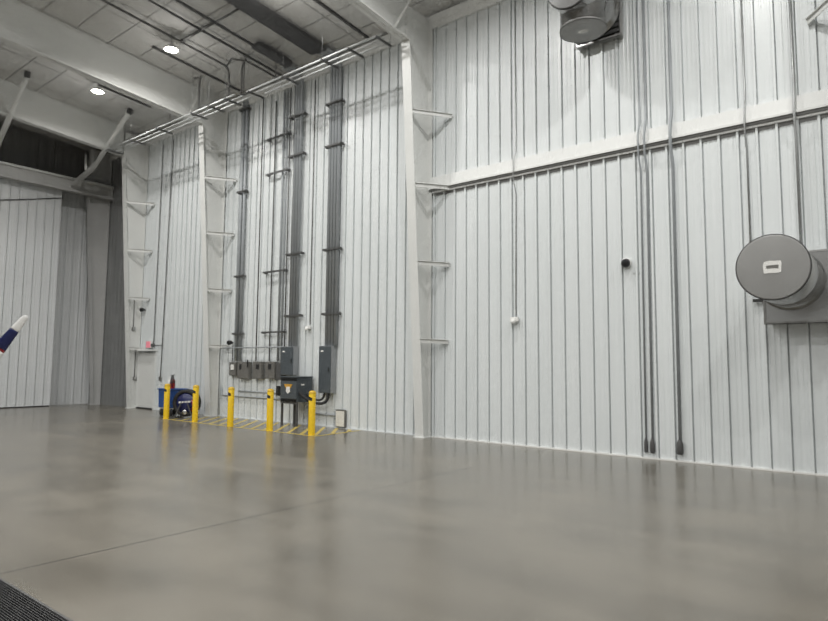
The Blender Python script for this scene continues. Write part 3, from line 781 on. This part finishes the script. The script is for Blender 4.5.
while x < hx1 + 1.35:
    ya, yb = hy0 + .09, hy1
    xa, xb = x, x + sl * (yb - ya)
    yo = ya
    def X(y): return x + sl * (y - yo)
    # clip at the right edge
    if xa > hx1 - .1: ya = ya + (xa - (hx1 - .1)) / -sl
    if xb < hx0: yb = ya + (hx0 - X(ya)) / sl
    if yb - ya > .1:
        polys.append([(X(ya), ya), (X(ya) + .12, ya), (X(yb) + .12, yb), (X(yb), yb)])
    x += .475
o = decal(polys, 'floor_marking', 'paint').build('floor_marking', 'paint')
tag(o, 'worn yellow diagonal hatching painted on the floor behind the bollards', 'floor marking')

# ------------------------------------------------------------------ blue cart, hose reel, extinguisher
CX0, CX1, CY0, CY1 = -18.76, -18.02, 10.55, 11.1
t = thing('utility_cart', ((CX0 + CX1) / 2, 10.8, 0), 'blue wheeled cart standing left of the black hose reel', 'cart')
b = MB(); b.prism([(CX0 + .04, CY0, .28), (CX1 - .04, CY0, .28), (CX1, CY0, .84), (CX0, CY0, .84)], (0, CY1 - CY0, 0)); b.build('bin', 'blue', t)
MB().box((CX0 - .03, CY0 - .03, .83), (CX1 + .03, CY1 + .03, .87), .01).build('rim', 'blue', t)
MB().tube([(CX0, CY0 + .05, .87), (CX0 - .05, CY0 + .05, 1.0), (CX0 - .05, CY1 - .05, 1.0), (CX0, CY1 - .05, .87)], .013, 8).build('handle', 'white', t)
MB().box((CX0 + .06, CY0 + .03, .24), (CX1 - .06, CY1 - .03, .279)).build('chassis', 'white', t)
for x in (CX0 + .12, CX1 - .12):
    for y in (CY0 + .07, CY1 - .07):
        w = MB().lathe([(0, -.025), (.10, -.025), (.12, -.015), (.12, .015), (.10, .025), (0, .025)], (x, y, .121), (0, 1, 0), 18).build('wheel', 'rubber', t)
        sub(MB().box((x - .035, y - .035, .12), (x + .035, y + .035, .239)), 'fork', 'boxdark', w)
EX, EY, EZ = -18.24, 10.72, .8705
t = thing('fire_extinguisher', (EX, EY, EZ), 'dark red fire extinguisher with black top standing on the blue cart', 'fire extinguisher')
MB().lathe([(0, .0), (.07, .0), (.075, .015), (.075, .24), (.055, .29), (.028, .31), (.028, .33)], (EX, EY, EZ), (0, 0, 1), 20).build('cylinder', 'red', t)
MB().lathe([(.0755, .17), (.076, .18), (.076, .235), (.056, .292), (.03, .315), (.032, .39), (0, .40)], (EX, EY, EZ), (0, 0, 1), 18).build('valve', 'black', t, 'black valve and shoulder')
MB().bar((EX, EY - .08, EZ + .40), (EX, EY + .07, EZ + .43), .03, .02).build('lever', 'black', t)
MB().tube([(EX, EY - .05, EZ + .36), (EX + .07, EY - .10, EZ + .33), (EX + .10, EY - .09, EZ + .2), (EX + .09, EY - .06, EZ + .06)], .013, 8).build('hose', 'black', t)
t = thing('spray_bottle', (EX - .19, EY, EZ), 'white bottle standing on the blue cart left of the fire extinguisher', 'bottle')
MB().lathe([(0, 0), (.05, 0), (.055, .2), (.03, .27), (.016, .29)], (EX - .19, EY, EZ), (0, 0, 1), 14).build('body', 'white', t)
MB().lathe([(.017, .29), (.02, .29), (.02, .34), (0, .345)], (EX - .19, EY, EZ), (0, 0, 1), 12).build('cap', 'white', t)

RX, RY, RZ, RR = -17.32, 10.68, .50, .50
t = thing('hose_reel', (RX, RY, 0), 'black wheeled hose reel with a navy face between the two leftmost bollards', 'hose reel')
ax = Vector((.55, -.83, 0)).normalized()
c0 = Vector((RX, RY, .47))
MB().lathe([(.31, -.12), (.39, -.12), (.41, -.10), (.41, .10), (.39, .12), (.31, .12), (.30, .08), (.30, -.08), (.31, -.12)], c0, ax, 36).build('rim', 'rubber', t)
MB().lathe([(0, -.10), (.30, -.10), (.30, .08), (.27, .115), (0, .135)], c0, ax, 36).build('drum', 'navy', t, 'navy drum face')
sd = Vector((0, 0, 1)).cross(ax).normalized()
# white lettering strokes across the navy face, as blurred in the photo
k = MB()
for i, wd in enumerate((.05, .03, .05, .02, .045, .03, .05, .045)):
    u = -.20 + i * .047
    q = c0 + ax * .137 + sd * u + Vector((0, 0, .015 + .004 * i))
    k.prism([q + sd * a + Vector((0, 0, b)) for a, b in ((0, -.025), (wd * .8, -.025), (wd * .8, .028), (0, .028))], ax * .002)
k.build('lettering', 'white', t, 'white lettering band')
k = MB(); k.lathe([(0, .0), (.08, .0), (.08, .03), (.04, .04), (0, .04)], c0 + ax * .12 + Vector((0, 0, -.27)), ax, 16); k.build('hub', 'chrome', t)
k = MB(); k.tube([c0 + ax * .14 + sd * .22 + Vector((0, 0, .1)), c0 + ax * .17 + sd * .27 + Vector((0, 0, -.1)), c0 + ax * .16 + sd * .22 + Vector((0, 0, -.26))], .022, 10); k.build('hose_end', 'red', t)
for s in (-1, 1):
    q = c0 + sd * (.27 * s); q.z = 0
    MB().prism([q + ax * -.22 + sd * -.02, q + ax * .22 + sd * -.02, q + ax * .22 + sd * .02, q + ax * -.22 + sd * .02], (0, 0, .06)).build('foot', 'boxdark', t)
    MB().bar(q + Vector((0, 0, .06)) + ax * .19, c0 + ax * .19 + sd * (.1 * s), .03, .03).build('support', 'boxdark', t)

# ------------------------------------------------------------------ aircraft tip at the left edge
T = Vector((-16.62, 5.89, 2.79)); Rt = Vector((-17.25, 5.50, 1.93))
drn = (Rt - T).normalized()
vd = Vector((-.94, .33, 0.04)).normalized(); perp = vd.cross(drn).normalized()
t = thing('aircraft_wingtip', Rt, 'upswept aircraft wingtip, white at the end and navy below, at the left edge', 'wingtip')
def blade(s0, s1, name, mat, label=None):
    m = MB(); rings = []
    nseg = 12
    for i in range(nseg + 1):
        s = s0 + (s1 - s0) * i / nseg
        ch = .03 + .10 * min(1, s / .06) ** .5 + .16 * s
        c = T + drn * s
        th = vd * (.018 + .02 * s)
        ring = []
        for k in range(12):
            a = 2 * PI * k / 12
            ring.append(m.bm.verts.new(c + perp * (ch / 2 * math.cos(a)) + th * math.sin(a)))
        rings.append(ring)
    for i in range(nseg):
        for k in range(12):
            f = m.bm.faces.new((rings[i][k], rings[i][(k + 1) % 12], rings[i + 1][(k + 1) % 12], rings[i + 1][k])); f.smooth = True
    m.bm.faces.new(rings[0]); m.bm.faces.new(rings[-1])
    m.build(name, mat, t, label)
blade(0.0, .46, 'tip', 'wingwhite', 'white tip')
blade(.46, 1.03, 'painted_band', 'navy', 'navy blue band')
blade(1.03, 1.09, 'stripe', 'red', 'thin red stripe')
blade(1.09, 1.9, 'root', 'wingwhite', 'white root')

# ------------------------------------------------------------------ trench drain grating
gx0, gx1, gy0, gy1 = -14.0, -2.2, 1.15, 1.915
t = thing('drain_grate', ((gx0 + gx1) / 2, (gy0 + gy1) / 2, 0), 'black slotted trench drain grating set in the floor at the near left corner', 'drain')
m = MB()
n = int((gy1 - gy0 - .04) / .019)
for k in range(n):
    y = gy0 + .03 + k * .019
    m.box((gx0, y, .004), (gx1, y + .008, .012))
m.build('bars', 'black', t)
MB().box((gx0, gy0, .0005), (gx1, gy1, .003)).build('pit', 'black', t)
MB().box((gx0, gy1 - .008, .0005), (gx1, gy1 + .010, .013)).build('frame', 'strut', t)

# ------------------------------------------------------------------ world, camera, view
w = bpy.data.worlds.new('world'); sc.world = w; w.use_nodes = True
w.node_tree.nodes['Background'].inputs[0].default_value = (.7, .75, .8, 1)
w.node_tree.nodes['Background'].inputs[1].default_value = .05
F = 621.066; yaw, pitch, roll = .671850, .0861533, .00806111
f = Vector((-math.sin(yaw) * math.cos(pitch), math.cos(yaw) * math.cos(pitch), math.sin(pitch)))
r = Vector((math.cos(yaw), math.sin(yaw), 0)); u = r.cross(f)
r2 = r * math.cos(roll) + u * math.sin(roll); u2 = -r * math.sin(roll) + u * math.cos(roll)
cam = bpy.data.cameras.new('camera'); co = bpy.data.objects.new('camera', cam); COL.objects.link(co)
cam.sensor_fit = 'HORIZONTAL'; cam.sensor_width = 36; cam.lens = F / 828 * 36; cam.clip_end = 200; cam.clip_start = .05
mw = Matrix((r2, u2, -f)).transposed().to_4x4(); mw.translation = (0, 0, H)
co.matrix_world = mw
sc.camera = co
sc.cycles.denoising_input_passes = 'RGB'; sc.cycles.sample_clamp_indirect = 4
sc.view_settings.view_transform = 'Standard'; sc.view_settings.look = 'None'
sc.view_settings.exposure = 0.0; sc.view_settings.gamma = 1; sc.view_settings.use_curve_mapping = False
